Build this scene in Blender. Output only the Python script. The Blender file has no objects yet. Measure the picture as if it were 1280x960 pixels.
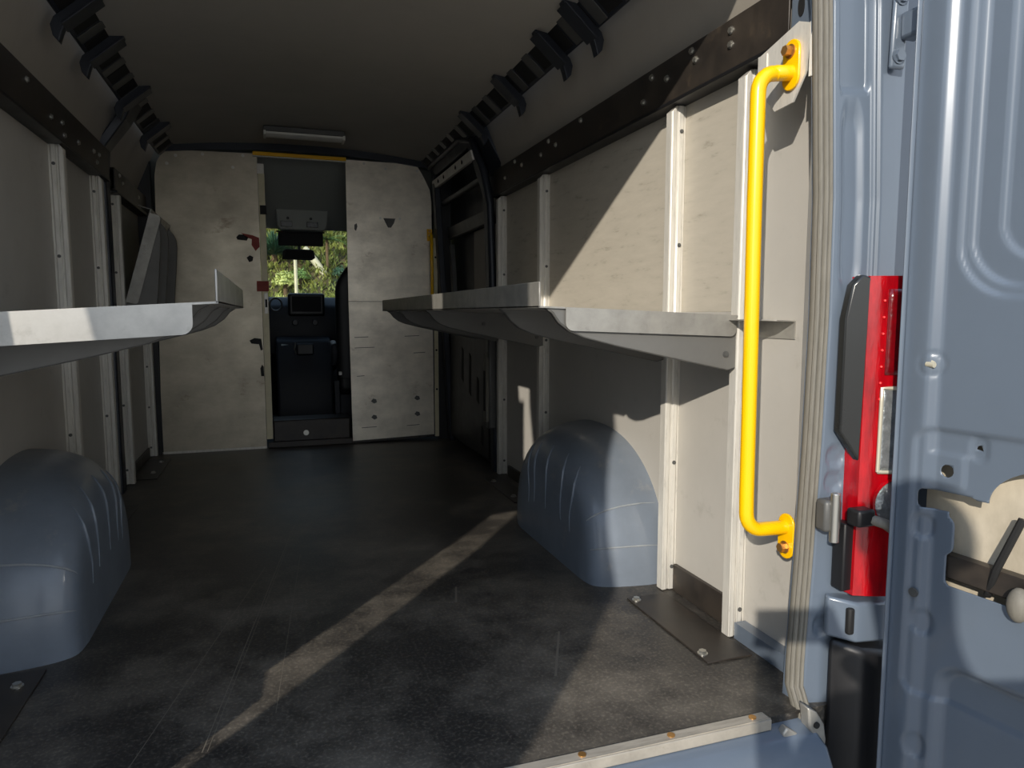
import bpy, bmesh, math, random
from mathutils import Vector, Matrix
R = random.Random(7)
C = bpy.context.scene.collection
V = Vector
WR, WL, CX = 1.185, -.74, .2225          # inner faces of the side walls, middle of the van
YB = 4.785                               # partition behind the cab

# ------------------------------------------------------------------ mesh builder
class MB:
    def __init__(s): s.v = []; s.f = []
    def add(s, vs, fs):
        n = len(s.v); s.v += [V(p) for p in vs]; s.f += [[i + n for i in f] for f in fs]; return s
    def hexa(s, p):
        return s.add(p, [(0,3,2,1),(4,5,6,7),(0,1,5,4),(1,2,6,5),(2,3,7,6),(3,0,4,7)])
    def box(s, x0, x1, y0, y1, z0, z1):
        return s.hexa([(x0,y0,z0),(x1,y0,z0),(x1,y1,z0),(x0,y1,z0),(x0,y0,z1),(x1,y0,z1),(x1,y1,z1),(x0,y1,z1)])
    def prism(s, poly, vec):
        n = len(poly); vec = V(vec); a = [V(p) for p in poly]; b = [p + vec for p in a]
        return s.add(a + b, [list(range(n))[::-1], list(range(n, 2*n))] + [(i, (i+1) % n, (i+1) % n + n, i + n) for i in range(n)])
    def tube(s, pts, r, n=12, cap=True):
        pts = [V(p) for p in pts]; rs = r if isinstance(r, (list, tuple)) else [r]*len(pts)
        up = None; rings = []
        for i, p in enumerate(pts):
            t = (pts[min(i+1, len(pts)-1)] - pts[max(i-1, 0)]).normalized()
            if up is None:
                up = t.cross(V((0,0,1))); up = up.normalized() if up.length > 1e-3 else V((1,0,0))
            up = (up - t*up.dot(t)).normalized(); w = t.cross(up)
            rings.append([p + (up*math.cos(2*math.pi*k/n) + w*math.sin(2*math.pi*k/n))*rs[i] for k in range(n)])
        vs = [q for rg in rings for q in rg]; fs = []
        for i in range(len(pts)-1):
            for k in range(n): fs.append((i*n+k, i*n+(k+1) % n, (i+1)*n+(k+1) % n, (i+1)*n+k))
        if cap: fs.append(list(range(n))[::-1]); fs.append([(len(pts)-1)*n+k for k in range(n)])
        return s.add(vs, fs)
    def cyl(s, p, q, r, n=16): return s.tube([p, q], r, n)
    def grid(s, fn, nu, nv, keep=None):
        vs = [fn(i/nu, j/nv) for j in range(nv+1) for i in range(nu+1)]; fs = []
        for j in range(nv):
            for i in range(nu):
                if keep is None or keep((i+.5)/nu, (j+.5)/nv):
                    a = j*(nu+1)+i; fs.append((a, a+1, a+nu+2, a+nu+1))
        return s.add(vs, fs)
    def ball(s, c, r, n=10, sq=(1,1,1)):
        c = V(c)
        return s.grid(lambda u, v: c + V((math.cos(2*math.pi*u)*math.sin(math.pi*v)*sq[0], math.sin(2*math.pi*u)*math.sin(math.pi*v)*sq[1], math.cos(math.pi*v)*sq[2]))*r, n*2, n)
    def build(s, name, mat, parent=None, bevel=0, seg=2, ang=40, solid=0, sub=0, local=False, weld=True):
        me = bpy.data.meshes.new(name)
        off = V((0,0,0)) if (parent is None or local) else V(parent.get('_o', (0,0,0)))
        bm = bmesh.new(); bv = [bm.verts.new(p - off) for p in s.v]
        for f in s.f:
            try: bm.faces.new([bv[i] for i in f])
            except ValueError: pass
        if weld: bmesh.ops.remove_doubles(bm, verts=bm.verts[:], dist=1e-5)
        for v in [v for v in bm.verts if not v.link_faces]: bm.verts.remove(v)
        bmesh.ops.recalc_face_normals(bm, faces=bm.faces[:])
        for f in bm.faces: f.smooth = True
        bm.to_mesh(me); bm.free()
        me.set_sharp_from_angle(angle=math.radians(ang))
        me.materials.append(mat)
        o = bpy.data.objects.new(name, me); C.objects.link(o)
        if parent is not None: o.parent = parent; o['_o'] = list(parent.get('_o', (0,0,0)))
        if solid: m = o.modifiers.new('t', 'SOLIDIFY'); m.thickness = solid; m.offset = 0
        if bevel: m = o.modifiers.new('b', 'BEVEL'); m.width = bevel; m.segments = seg; m.limit_method = 'ANGLE'; m.angle_limit = math.radians(35)
        if sub: m = o.modifiers.new('s', 'SUBSURF'); m.levels = sub; m.render_levels = sub
        return o

def tag(o, label, cat, group=None):
    o['label'] = label; o['category'] = cat
    if group: o['group'] = group
    return o
def thing(name, label, cat, loc=(0,0,0), group=None, rot=(0,0,0)):
    o = bpy.data.objects.new(name, None); C.objects.link(o); o.location = loc; o.rotation_euler = rot
    o.empty_display_size = .05; o['_o'] = list(loc)
    return tag(o, label, cat, group)
def struct(o, label=None):
    o['kind'] = 'structure'
    if label: o['label'] = label
    return o
def copy_thing(o, loc):
    c = o.copy(); C.objects.link(c); c.location = loc; c['_o'] = list(loc)
    for ch in list(o.children):
        d = ch.copy(); C.objects.link(d); d.parent = c
        for g in list(ch.children): h = g.copy(); C.objects.link(h); h.parent = d
    return c
def arc(cx, cy, r, a0, a1, n):
    return [(cx + r*math.cos(math.radians(a0 + (a1-a0)*i/n)), cy + r*math.sin(math.radians(a0 + (a1-a0)*i/n))) for i in range(n+1)]
def lerp_tab(t, x):
    if x <= t[0][0]: return t[0][1]
    for (a, b), (c, d) in zip(t, t[1:]):
        if x <= c:
            w = (x-a)/(c-a); w = w*w*(3-2*w) if False else w
            return b + (d-b)*w
    return t[-1][1]
def sstep(a, b, x):
    t = max(0, min(1, (x-a)/(b-a))); return t*t*(3-2*t)
def rrect(x, y, x0, x1, y0, y1, r):          # signed distance to a rounded rectangle (negative inside)
    qx = abs(x-(x0+x1)/2) - (x1-x0)/2 + r; qy = abs(y-(y0+y1)/2) - (y1-y0)/2 + r
    return math.hypot(max(qx, 0), max(qy, 0)) + min(max(qx, qy), 0) - r

# ------------------------------------------------------------------ materials
def L(r, g, b): return tuple(((c/255+.055)/1.055)**2.4 if c > 10 else c/3294.6 for c in (r, g, b)) + (1,)
def mat(name, col, rough=.5, metal=0, noise=0, nscale=6, stretch=(1,1,1), col2=None, bump=0, bscale=60, coat=0, spots=0, spotcol=(0.03,0.027,0.022,1), spotscale=14, spec=.5, rvar=.12):
    m = bpy.data.materials.new(name); m.use_nodes = True; nt = m.node_tree; N = nt.nodes; K = nt.links
    b = N['Principled BSDF']; b.inputs['Roughness'].default_value = rough; b.inputs['Metallic'].default_value = metal
    b.inputs['Specular IOR Level'].default_value = spec
    if coat: b.inputs['Coat Weight'].default_value = coat; b.inputs['Coat Roughness'].default_value = .12
    b.inputs['Base Color'].default_value = col
    if noise or bump or spots:
        tc = N.new('ShaderNodeTexCoord'); mp = N.new('ShaderNodeMapping'); mp.inputs['Scale'].default_value = stretch
        K.new(tc.outputs['Object'], mp.inputs['Vector'])
        nz = N.new('ShaderNodeTexNoise'); nz.inputs['Scale'].default_value = nscale; nz.inputs['Detail'].default_value = 8; nz.inputs['Roughness'].default_value = .65
        K.new(mp.outputs['Vector'], nz.inputs['Vector'])
        rp = N.new('ShaderNodeMapRange'); rp.inputs['From Min'].default_value = .32; rp.inputs['From Max'].default_value = .7; K.new(nz.outputs['Fac'], rp.inputs['Value'])
        last = None
        if noise:
            mx = N.new('ShaderNodeMix'); mx.data_type = 'RGBA'
            c2 = col2 or tuple(c*(1-noise) for c in col[:3]) + (1,)
            mx.inputs['A'].default_value = col; mx.inputs['B'].default_value = c2
            K.new(rp.outputs['Result'], mx.inputs['Factor']); last = mx.outputs['Result']
            rr = N.new('ShaderNodeMapRange'); rr.inputs['To Min'].default_value = max(.03, rough-rvar); rr.inputs['To Max'].default_value = rough+rvar
            K.new(nz.outputs['Fac'], rr.inputs['Value']); K.new(rr.outputs['Result'], b.inputs['Roughness'])
        if spots:
            n2 = N.new('ShaderNodeTexNoise'); n2.inputs['Scale'].default_value = spotscale; n2.inputs['Detail'].default_value = 5; n2.inputs['Roughness'].default_value = .7
            K.new(mp.outputs['Vector'], n2.inputs['Vector'])
            r2 = N.new('ShaderNodeMapRange'); r2.inputs['From Min'].default_value = .60; r2.inputs['From Max'].default_value = .74; r2.inputs['To Max'].default_value = spots
            K.new(n2.outputs['Fac'], r2.inputs['Value'])
            m2 = N.new('ShaderNodeMix'); m2.data_type = 'RGBA'; m2.inputs['B'].default_value = spotcol
            if last: K.new(last, m2.inputs['A'])
            else: m2.inputs['A'].default_value = col
            K.new(r2.outputs['Result'], m2.inputs['Factor']); last = m2.outputs['Result']
        if last: K.new(last, b.inputs['Base Color'])
        if bump:
            n3 = N.new('ShaderNodeTexNoise'); n3.inputs['Scale'].default_value = bscale; n3.inputs['Detail'].default_value = 4
            K.new(mp.outputs['Vector'], n3.inputs['Vector'])
            bp = N.new('ShaderNodeBump'); bp.inputs['Strength'].default_value = bump; bp.inputs['Distance'].default_value = .004
            K.new(n3.outputs['Fac'], bp.inputs['Height']); K.new(bp.outputs['Normal'], b.inputs['Normal'])
    return m

M = {}
M['panel'] = mat('grey_lining', L(180,176,168), .5, .0, .07, 4, (1,1,1), spots=.25, spotscale=9, spotcol=L(112,104,92))
M['panel_up'] = mat('scuffed_lining', L(184,177,163), .5, .0, .11, 7, (1,1.2,6), spots=.45, spotscale=7, spotcol=L(108,98,82))
M['lining_upper'] = mat('upper_lining', L(164,157,146), .55, 0, .1, 3)
M['ceil'] = mat('headlining', L(170,166,158), .6, 0, .12, 2)
M['alu'] = mat('aluminium', L(222,218,208), .42, .25, .2, 10, (6,6,1), spots=.35, spotcol=L(110,104,94), spotscale=20)
M['alu_shelf'] = mat('galvanised_sheet', L(196,194,188), .4, .8, .25, 14, (1,1,1), spots=.3, spotcol=L(128,124,115), spotscale=18)
M['alu_worn'] = mat('worn_strip', L(186,178,164), .45, .25, .3, 12, (1,6,1), spots=.5, spotcol=L(112,100,84), spotscale=16)
M['alu_dull'] = mat('dull_sheet', L(172,169,161), .42, .45, .3, 14, spots=.35, spotcol=L(100,96,88), spotscale=18)
M['under'] = mat('shelf_underside', L(112,111,107), .5, .2, .12, 8)
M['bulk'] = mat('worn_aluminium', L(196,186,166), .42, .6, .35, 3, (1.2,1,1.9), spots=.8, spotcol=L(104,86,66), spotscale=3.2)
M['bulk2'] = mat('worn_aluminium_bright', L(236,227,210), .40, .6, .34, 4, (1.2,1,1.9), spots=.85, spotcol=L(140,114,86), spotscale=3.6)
M['black'] = mat('black_steel', L(38,35,33), .42, .1, .3, 8, col2=L(64,57,50), spots=.5, spotcol=L(88,76,62), spotscale=12)
M['plastic'] = mat('black_plastic', L(24,24,26), .45, 0, .2, 10)
M['plastic_dark'] = mat('cab_plastic', L(28,31,38), .6, 0)
M['rubber'] = mat('rubber_seal', L(120,116,106), .65, 0, .25, 30, (4,4,.6))
M['paint'] = mat('blue_grey_paint', L(98,109,122), .32, .05, .07, 5, coat=.5, bump=.03, bscale=8, rvar=.06)
M['paint_arch'] = mat('blue_arch_paint', L(116,125,136), .38, .0, .2, 5, coat=.3, spots=.5, spotcol=L(146,144,138), spotscale=11, bump=.05, bscale=7)
M['scuff'] = mat('scuffed_edge', L(150,155,158), .5, 0, .3, 20)
M['rail'] = mat('dark_blue_steel', L(46,50,58), .45, .2, .15, 10)
M['railgrey'] = mat('grey_steel', L(92,92,90), .45, .2, .2, 10)
M['yellow'] = mat('yellow_paint', L(255,196,0), .33, 0, .05, 9, coat=.4)
M['red'] = mat('red_lens', L(190,6,20), .14, 0, .45, 30, (1,1,.25), col2=L(120,0,10), coat=.8, bump=.25, bscale=120)
M['redtape'] = mat('red_tape', L(150,52,38), .6, 0, .2, 30)
M['blacktape'] = mat('black_tape', L(22,22,22), .7)
M['smoke'] = mat('smoked_plastic', L(36,37,36), .25, 0, .3, 6, coat=.3); M['screen'] = mat('dark_screen', L(14,15,18), .6, 0, spec=.2)
M['chrome'] = mat('bolt_metal', L(200,198,190), .3, .9)
M['brass'] = mat('zinc_bolt', L(196,150,90), .35, .8)
M['clear'] = mat('reflector', L(190,196,198), .12, .7, .5, 40, bump=.6, bscale=90)
M['lens_clear'] = mat('lens_rim', L(196,190,170), .3, .2)
M['cream'] = mat('cream_primer', L(206,196,176), .5, 0, .35, 6, (1,1,.5), col2=L(150,140,122), spots=.5, spotcol=L(120,132,148), spotscale=6)
M['creambar'] = mat('cream_bar', L(224,214,180), .5, .1, .2, 10)
M['headliner'] = mat('cab_headliner', L(168,171,165), .8)
M['diffuser'] = mat('frosted_diffuser', L(225,224,216), .4)
M['skin'] = mat('skin', L(205,160,135), .5); M['shirt'] = mat('shirt_cloth', L(52,64,84), .9); M['trouser'] = mat('trouser_cloth', L(40,42,46), .9); M['hair'] = mat('hair', L(48,34,24), .8)
M['leaf'] = mat('leaf_green', L(128,160,80), .5, 0, .45, 3); M['leaf2'] = mat('leaf_yellow_green', L(216,222,130), .5, 0, .4, 3); M['leaf3'] = mat('leaf_blue_green', L(70,104,76), .5, 0, .4, 3)
M['cover'] = mat('ground_cover_leaf', L(60,84,40), .6, 0, .8, 2.2, col2=L(178,178,92), spots=1, spotcol=L(18,28,16), spotscale=2.2)
M['bark'] = mat('bark', L(122,98,72), .9, 0, .5, 12, (3,3,.6)); M['soil'] = mat('leaf_litter', L(112,92,62), .95, 0, .75, 4, col2=L(44,56,30), spots=.8, spotcol=L(206,178,120), spotscale=5)
M['ground'] = mat('concrete_drive', L(178,170,158), .9, 0, .2, 2)

# black floor mat with scuffs and a few long scratches
def floor_mat():
    m = mat('rubber_floor', L(34,34,36), .42, 0, .0)
    nt = m.node_tree; N = nt.nodes; K = nt.links; b = N['Principled BSDF']
    tc = N.new('ShaderNodeTexCoord'); P = tc.outputs['Object']
    def noise(sc, det, rough, stretch=(1,1,1), rot=0):
        mp = N.new('ShaderNodeMapping'); mp.inputs['Scale'].default_value = stretch; mp.inputs['Rotation'].default_value[2] = rot
        K.new(P, mp.inputs['Vector']); n = N.new('ShaderNodeTexNoise'); n.inputs['Scale'].default_value = sc; n.inputs['Detail'].default_value = det; n.inputs['Roughness'].default_value = rough
        K.new(mp.outputs['Vector'], n.inputs['Vector']); return n.outputs['Fac']
    def rng(f, a, c, lo, hi):
        r = N.new('ShaderNodeMapRange'); r.inputs['From Min'].default_value = a; r.inputs['From Max'].default_value = c; r.inputs['To Min'].default_value = lo; r.inputs['To Max'].default_value = hi
        K.new(f, r.inputs['Value']); return r.outputs['Result']
    def mth(op, a, c=None):
        n = N.new('ShaderNodeMath'); n.operation = op
        for i, q in enumerate((a, c)):
            if q is None: continue
            if isinstance(q, (int, float)): n.inputs[i].default_value = q
            else: K.new(q, n.inputs[i])
        return n.outputs[0]
    dust = rng(noise(2.2, 10, .7), .44, .74, 0.10, .75)
    scuf = rng(noise(18, 6, .75, (1,.25,1), .5), .56, .72, 0, .35)
    fine = rng(noise(120, 3, .6), .5, .75, 0, .35)
    fac = mth('MAXIMUM', mth('MULTIPLY', mth('ADD', dust, fine), .8), scuf)
    sep = N.new('ShaderNodeSeparateXYZ'); K.new(P, sep.inputs[0]); X, Y = sep.outputs[0], sep.outputs[1]
    tot = None
    for (x0, y0, x1, y1, w) in ((-.16,1.45,.06,2.98,.0010), (-.150,1.45,.066,2.98,.0006), (-.29,1.44,-.05,2.5,.0008), (-.02,1.55,.07,2.6,.0006), (.62,1.5,.72,1.72,.003), (.50,2.0,.53,2.12,.003)):
        dx, dy = x1-x0, y1-y0; ln = math.hypot(dx, dy)
        dist = mth('ABSOLUTE', mth('ADD', mth('ADD', mth('MULTIPLY', X, dy/ln), mth('MULTIPLY', Y, -dx/ln)), -(x0*dy-y0*dx)/ln))
        t = mth('ADD', mth('ADD', mth('MULTIPLY', X, dx/ln), mth('MULTIPLY', Y, dy/ln)), -(x0*dx+y0*dy)/ln)
        msk = mth('MULTIPLY', mth('LESS_THAN', dist, w), mth('MULTIPLY', mth('GREATER_THAN', t, 0), mth('LESS_THAN', t, ln)))
        tot = msk if tot is None else mth('MAXIMUM', tot, msk)
    fac = mth('MAXIMUM', fac, mth('MULTIPLY', tot, .5))
    cr = N.new('ShaderNodeMix'); cr.data_type = 'RGBA'; cr.inputs['A'].default_value = L(17,18,22); cr.inputs['B'].default_value = L(152,143,128)
    K.new(fac, cr.inputs['Factor']); K.new(cr.outputs['Result'], b.inputs['Base Color'])
    K.new(rng(fac, 0, 1, .38, .7), b.inputs['Roughness']); return m
M['floor'] = floor_mat()

def glass_mat():
    m = bpy.data.materials.new('window_glass'); m.use_nodes = True; nt = m.node_tree; N = nt.nodes; K = nt.links
    N.remove(N['Principled BSDF']); t = N.new('ShaderNodeBsdfTransparent'); t.inputs[0].default_value = (.86,.9,.88,1)
    g = N.new('ShaderNodeBsdfGlossy'); g.inputs['Roughness'].default_value = .03; x = N.new('ShaderNodeMixShader'); x.inputs[0].default_value = .06
    K.new(t.outputs[0], x.inputs[1]); K.new(g.outputs[0], x.inputs[2]); K.new(x.outputs[0], N['Material Output'].inputs[0]); return m
M['glass'] = glass_mat()

def bolt(parent, p, nrm, r=.009, h=.006, m='chrome', name='bolt', local=False):
    p = V(p); n = V(nrm).normalized(); b = MB()
    b.cyl(p - n*.001, p + n*.0025, r*1.35, 16); b.cyl(p + n*.002, p + n*h, r, 6)
    return b.build(name, M[m], parent, local=local)

# ------------------------------------------------------------------ the shell
def shell():
    struct(MB().box(WL-.04, WR+.03, 1.19, YB+.06, -.05, 0).build('floor', M['floor']), 'black rubber load floor')
    struct(MB().box(WL-.04, WR+.03, YB+.061, 6.7, -.10, -.03).build('floor_cab', M['plastic_dark']))
    # ceiling: shallow arch, thick slab
    n = 14; prof = [(x, 1.875 + .055*(1-((x-CX)/.80)**2)) for x in [CX-.8+1.6*i/n for i in range(n+1)]]
    b = MB(); b.prism([(x, 1.19, z) for x, z in prof] + [(x, 1.19, z+.04) for x, z in prof[::-1]], (0, YB+.14-1.19, 0))
    struct(b.build('ceiling', M['ceil']), 'grey van headlining')
    struct(MB().box(WL-.05, WR+.05, 1.165, 1.225, 1.905, 2.02).build('trim_1', M['paint'], bevel=.01), 'header over the rear doorway')
    # lower walls
    struct(MB().box(WR, WR+.04, 1.352, 3.66, 0, .875).box(WR, WR+.04, 1.34, 1.56, .875, 1.66).build('wall_right', M['panel'])); struct(MB().box(WR, WR+.04, 1.561, 3.66, .8755, 1.66).build('wall_right_middle', M['panel_up'])); struct(MB().box(1.03, 1.26, 3.58, 4.86, 1.895, 2.0).build('ceiling_side', M['rail']))
    struct(MB().box(WL-.04, WL, 1.02, YB+.06, 0, 1.66).build('wall_left', M['panel']))
    # scuffed metal lining fixed on the upper half of the right wall between the posts
    # upper walls lean in towards the roof
    for nm, s, y0, y1 in (('wall_right_upper', 1, 1.20, 3.62), ('wall_left_upper', -1, 1.20, YB+.02)):
        xa, xb = CX + s*.9625, CX + s*.835
        b = MB(); b.prism([(xa, y0, 1.60), (xb, y0, 1.90), (xb+s*.05, y0, 1.93), (xa+s*.05, y0, 1.60)], (0, y1-y0, 0))
        struct(b.build(nm, M['lining_upper']))
    # cab shell
    for nm, x in (('wall_cab_left', WL-.04), ('wall_cab_right', WR)):
        struct(MB().box(x, x+.04, YB+.061, 6.7, -.1, 1.95).build(nm, M['plastic_dark']))
    b = MB(); b.prism([(WL, 4.93, 1.90), (WL, 5.62, 1.50), (WL, 5.66, 1.54), (WL, 4.93, 2.0)], (WR-WL, 0, 0))
    struct(b.build('ceiling_cab', M['headliner']), 'grey overhead lining of the cab')
    b = MB(); b.prism([(WL, 6.5, .88), (WL, 6.7, .88), (WL, 6.7, -.1), (WL, 6.6, -.1), (WL, 6.5, .5)], (WR-WL, 0, 0))
    struct(b.build('wall_front', M['plastic_dark']))
    b = MB(); b.prism([(WL, 6.55, .90), (WL, 5.66, 1.535), (WL, 5.664, 1.541), (WL, 6.554, .906)], (WR-WL, 0, 0))
    struct(b.build('window_1', M['glass']), 'windscreen seen through the cab')
    # frame over the partition
    b = MB(); n = 14
    lo = [(x, 1.838 + .05*(1-((x-CX)/.80)**2)) for x in [CX-.82+1.64*i/n for i in range(n+1)]]
    b.prism([(x, YB-.02, z) for x, z in lo] + [(x, YB-.02, z+.06) for x, z in lo[::-1]], (0, .07, 0))
    struct(b.build('trim_2', M['rail']), 'dark roof bow above the partition')
    for s, x in ((1, 1.075), (-1, WL)):
        b = MB(); w = .10 if s > 0 else .075
        b.box(x, x+w, YB-.012, YB+.05, 0, 1.86)
        struct(b.build('trim_%d' % (3 if s > 0 else 4), M['plastic']))
    # kick strip low on the right wall
    b = MB(); b.box(1.172, 1.1849, 1.575, 1.875, 0, .085); b.box(1.172, 1.1849, 2.9, 3.53, 0, .06)
    struct(b.build('baseboard_right', M['black'], bevel=.002))
    b = MB(); b.box(WL+.0001, WL+.012, 2.75, 4.7, 0, .06)
    struct(b.build('baseboard_left', M['black'], bevel=.002))
    # unseen left van corner; lean and bulge added to trim the sun strip
    def lean(z): return .2*max(0, min(1, (z-.95)/.75))
    b = MB(); zs = [-.25 + 2.2*i/12 for i in range(13)]
    for z0, z1 in zip(zs, zs[1:]):
        b.hexa([(-.82,1.02+lean(z0),z0),(-.655,1.02+lean(z0),z0),(-.68,1.32,z0),(-.82,1.32,z0),(-.82,1.02+lean(z1),z1),(-.655,1.02+lean(z1),z1),(-.68,1.32,z1),(-.82,1.32,z1)])
    b.prism([(-.82,1.03,.33),(-.62,1.00,.33),(-.60,.95,.30),(-.60,.90,.24),(-.62,.88,-.25),(-.82,.88,-.25)], (0,0,0)) if False else b.hexa([(-.82,.88,-.25),(-.60,.88,-.25),(-.66,1.1,-.25),(-.82,1.1,-.25),(-.82,.96,.33),(-.61,.96,.36),(-.66,1.1,.40),(-.82,1.1,.33)])
    struct(b.build('wall_rear_left', M['paint']))
    struct(MB().box(-60, 60, -60, 60, -.6, -.535).build('ground', M['ground']))
shell()

# ------------------------------------------------------------------ uprights
def upright(y, side, z0, z1, label):
    s = 1 if side == 'right' else -1
    xw = WR if s > 0 else WL; xf = xw - s*.05; w = .032
    r = thing('upright_post', label, 'post', (xf, y, z0), 'aluminium uprights on the side walls')
    # channel whose ribbed flank faces the rear: polygon in (depth, y), extruded up; chamfered top
    d = lambda t: xw - s*t
    poly = [(d(0),y+w/2),(d(.05),y+w/2),(d(.05),y-w/2+.004),(d(.047),y-w/2),(d(.034),y-w/2),(d(.032),y-w/2+.004),(d(.026),y-w/2+.004),(d(.024),y-w/2),(d(.010),y-w/2),(d(.008),y-w/2+.003),(d(0),y-w/2+.003)]
    b = MB(); n = len(poly)
    top = [(x, yy, z1 - (.018 if abs(x-xw) > .04 else 0)) for x, yy in poly]
    b.add([(x, yy, z0) for x, yy in poly] + top, [list(range(n))[::-1], list(range(n, 2*n))] + [(i, (i+1) % n, (i+1) % n+n, i+n) for i in range(n)])
    b.build('channel', M['alu'], r, bevel=.0012, seg=1, ang=25)
    f = MB(); f.box(*sorted((d(0), d(.004))), y+w/2, y+w/2+.022, z0, z1-.03); f.build('flange', M['alu'], r, bevel=.001, seg=1)
    for k in range(5):
        z = z0 + (z1-z0)*(.05 + .225*k); bolt(r, (d(.017), y-w/2, z), (0,-1,0), .0045, .004, 'railgrey', 'rivet')
    return r
upright(1.55, 'right', 0.003, 1.478, 'aluminium upright behind the big yellow grab handle on the right wall')
upright(1.893, 'right', 0.003, 1.482, 'aluminium upright touching the near end of the right wheel arch')
upright(2.98, 'right', 0.02, 1.482, 'aluminium upright rising behind the far end of the right wheel arch')
upright(3.59, 'right', 0.003, 1.482, 'farthest right aluminium upright, beside the dark sliding door')
upright(2.99, 'left', 0.02, 1.478, 'aluminium upright standing behind the left wheel arch, nearest on the left wall')
upright(3.60, 'left', 0.003, 1.478, 'left aluminium upright just before the dark wall pillar')
upright(3.98, 'left', 0.003, 1.478, 'left aluminium upright just past the dark wall pillar')
upright(4.73, 'left', 0.003, 1.10, 'left aluminium upright in the corner by the partition')

# ------------------------------------------------------------------ black side beams
def beam(name, side, y0, y1, z0, z1, bolts, label):
    s = 1 if side == 'right' else -1; xw = WR if s > 0 else WL; xf = xw - s*.05
    r = thing('side_beam', label, 'beam', (xf, y0, z0), 'black steel beams along the side walls')
    x = lambda t: xf + s*t
    poly = [(x(0),z0),(x(0),z1),(x(.05),z1),(x(.05),z1-.004),(x(.006),z1-.006),(x(.006),z0+.006),(x(.05),z0+.004),(x(.05),z0)]
    b = MB(); b.prism([(a, y0, z) for a, z in poly], (0, y1-y0, 0)); b.build('channel', M['black'], r, bevel=.003)
    l = MB(); l.prism([(x(-.006), y0+.004, z0-.012), (x(.05), y0+.004, z0-.012), (x(.05), y0+.004, z0-.002), (x(-.006), y0+.004, z0-.002)], (0, y1-y0-.01, 0)); l.build('lower_lip', M['plastic'], r, bevel=.002)
    for by, bz in bolts: bolt(r, (xf, by, bz), (-s,0,0), .0075, .007)
    return r
beam('b', 'right', 1.385, 3.665, 1.495, 1.62, [(1.60,1.59),(1.60,1.555),(1.78,1.60),(1.76,1.57),(2.0,1.595),(1.91,1.565),(2.05,1.535),(2.53,1.60),(2.86,1.597),(2.78,1.565),(2.95,1.56),(3.3,1.60),(3.2,1.565),(3.45,1.55)], 'long black steel beam bolted high along the right wall')
beam('b', 'left', 1.3, 3.74, 1.485, 1.62, [(2.6,1.585),(2.84,1.535),(2.98,1.55),(3.0,1.51),(3.2,1.53),(3.45,1.55),(3.55,1.555),(3.5,1.515)], 'long black steel beam bolted high along the left wall')
beam('b', 'left', 3.87, 4.76, 1.46, 1.565, [(3.98,1.545),(4.05,1.52),(4.5,1.52)], 'short black steel beam on the left between pillar and partition')

# dark wall pillar on the left, and roof corner rails with their hook brackets
b = MB()
prof = [(WL, .0, .10), (WL, 1.4, .10), (WL, 1.54, .13), (WL+.005, 1.63, .15), (CX-.865, 1.76, .17), (CX-.795, 1.90, .24)]
for (xa, za, wa), (xb, zb, wb) in zip(prof, prof[1:]):
    yc = 3.80
    b.hexa([(xa-.01,yc-wa/2,za),(xa+.035,yc-wa/2+.012,za),(xa+.035,yc+wa/2-.012,za),(xa-.01,yc+wa/2,za),(xb-.01,yc-wb/2,zb),(xb+.035,yc-wb/2+.012,zb),(xb+.035,yc+wb/2-.012,zb),(xb-.01,yc+wb/2,zb)])
tag(b.build('wall_pillar', M['rail'], bevel=.006), 'dark painted body pillar rising up the left wall to the roof', 'pillar')

def cant_rail(side, y0, y1, brs, label):
    s = 1 if side == 'right' else -1
    r = thing('roof_rail', label, 'rail', (CX+s*.80, y0, 1.87), 'dark roof corner rails')
    X = lambda t: CX + s*t
    b = MB(); b.prism([(X(.745), y0, 1.890), (X(.835), y0, 1.812), (X(.850), y0, 1.83), (X(.765), y0, 1.905)], (0, y1-y0, 0)); b.build('rail_body', M['rail'], r, bevel=.004)
    nx, nz = -.655, -.756        # outward normal of the rail face (towards the hold), for s = +1
    y = y0 + .05
    def plate(name, m, ya, yb, t0, t1, h):
        p = lambda t, yy, hh: (X(.745 + .09*t + nx*hh), yy, 1.890 - .078*t + nz*hh)
        MB().hexa([p(t0,ya,0), p(t1,ya,0), p(t1,yb,0), p(t0,yb,0), p(t0,ya,h), p(t1,ya,h), p(t1,yb,h), p(t0,yb,h)]).build(name, M[m], r, bevel=.001, seg=1)
    while y < y1 - .12:
        plate('slot', 'blacktape', y, y+.095, .12, .88, .002)
        plate('clip', 'railgrey', y+.11, y+.17, .06, .94, .004)
        y += .185
    for yb in brs:
        m = MB()
        poly = [(-.30,.0),(-.22,.030),(-.05,.038),(.55,.038),(1.0,.034),(1.25,.050),(1.46,.066),(1.46,.040),(1.32,.012),(1.12,.0)]
        pts = [(X(.745 + .09*t + nx*h), yb, 1.890 - .078*t + nz*h) for t, h in poly]
        m.prism(pts, (0, .035, 0)); q = m.build('hook_bracket', M['rail'], r, bevel=.003)
        w = MB(); pts = [(X(.745 + .09*t + nx*h), yb-.02, 1.890 - .078*t + nz*h) for t, h in ((-.15,.034),(1.1,.034),(1.1,.040),(-.15,.040))]
        w.prism(pts, (0, .075, 0)); w.build('bracket_web', M['rail'], q, bevel=.002)
    return r
cant_rail('right', 1.24, 4.77, [2.22, 2.48, 2.98, 3.55], 'dark slotted roof rail with hook brackets along the right roof edge')
cant_rail('left', 1.24, 4.77, [2.66, 3.02, 3.62, 4.25], 'dark slotted roof rail with hook brackets along the left roof edge')

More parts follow.
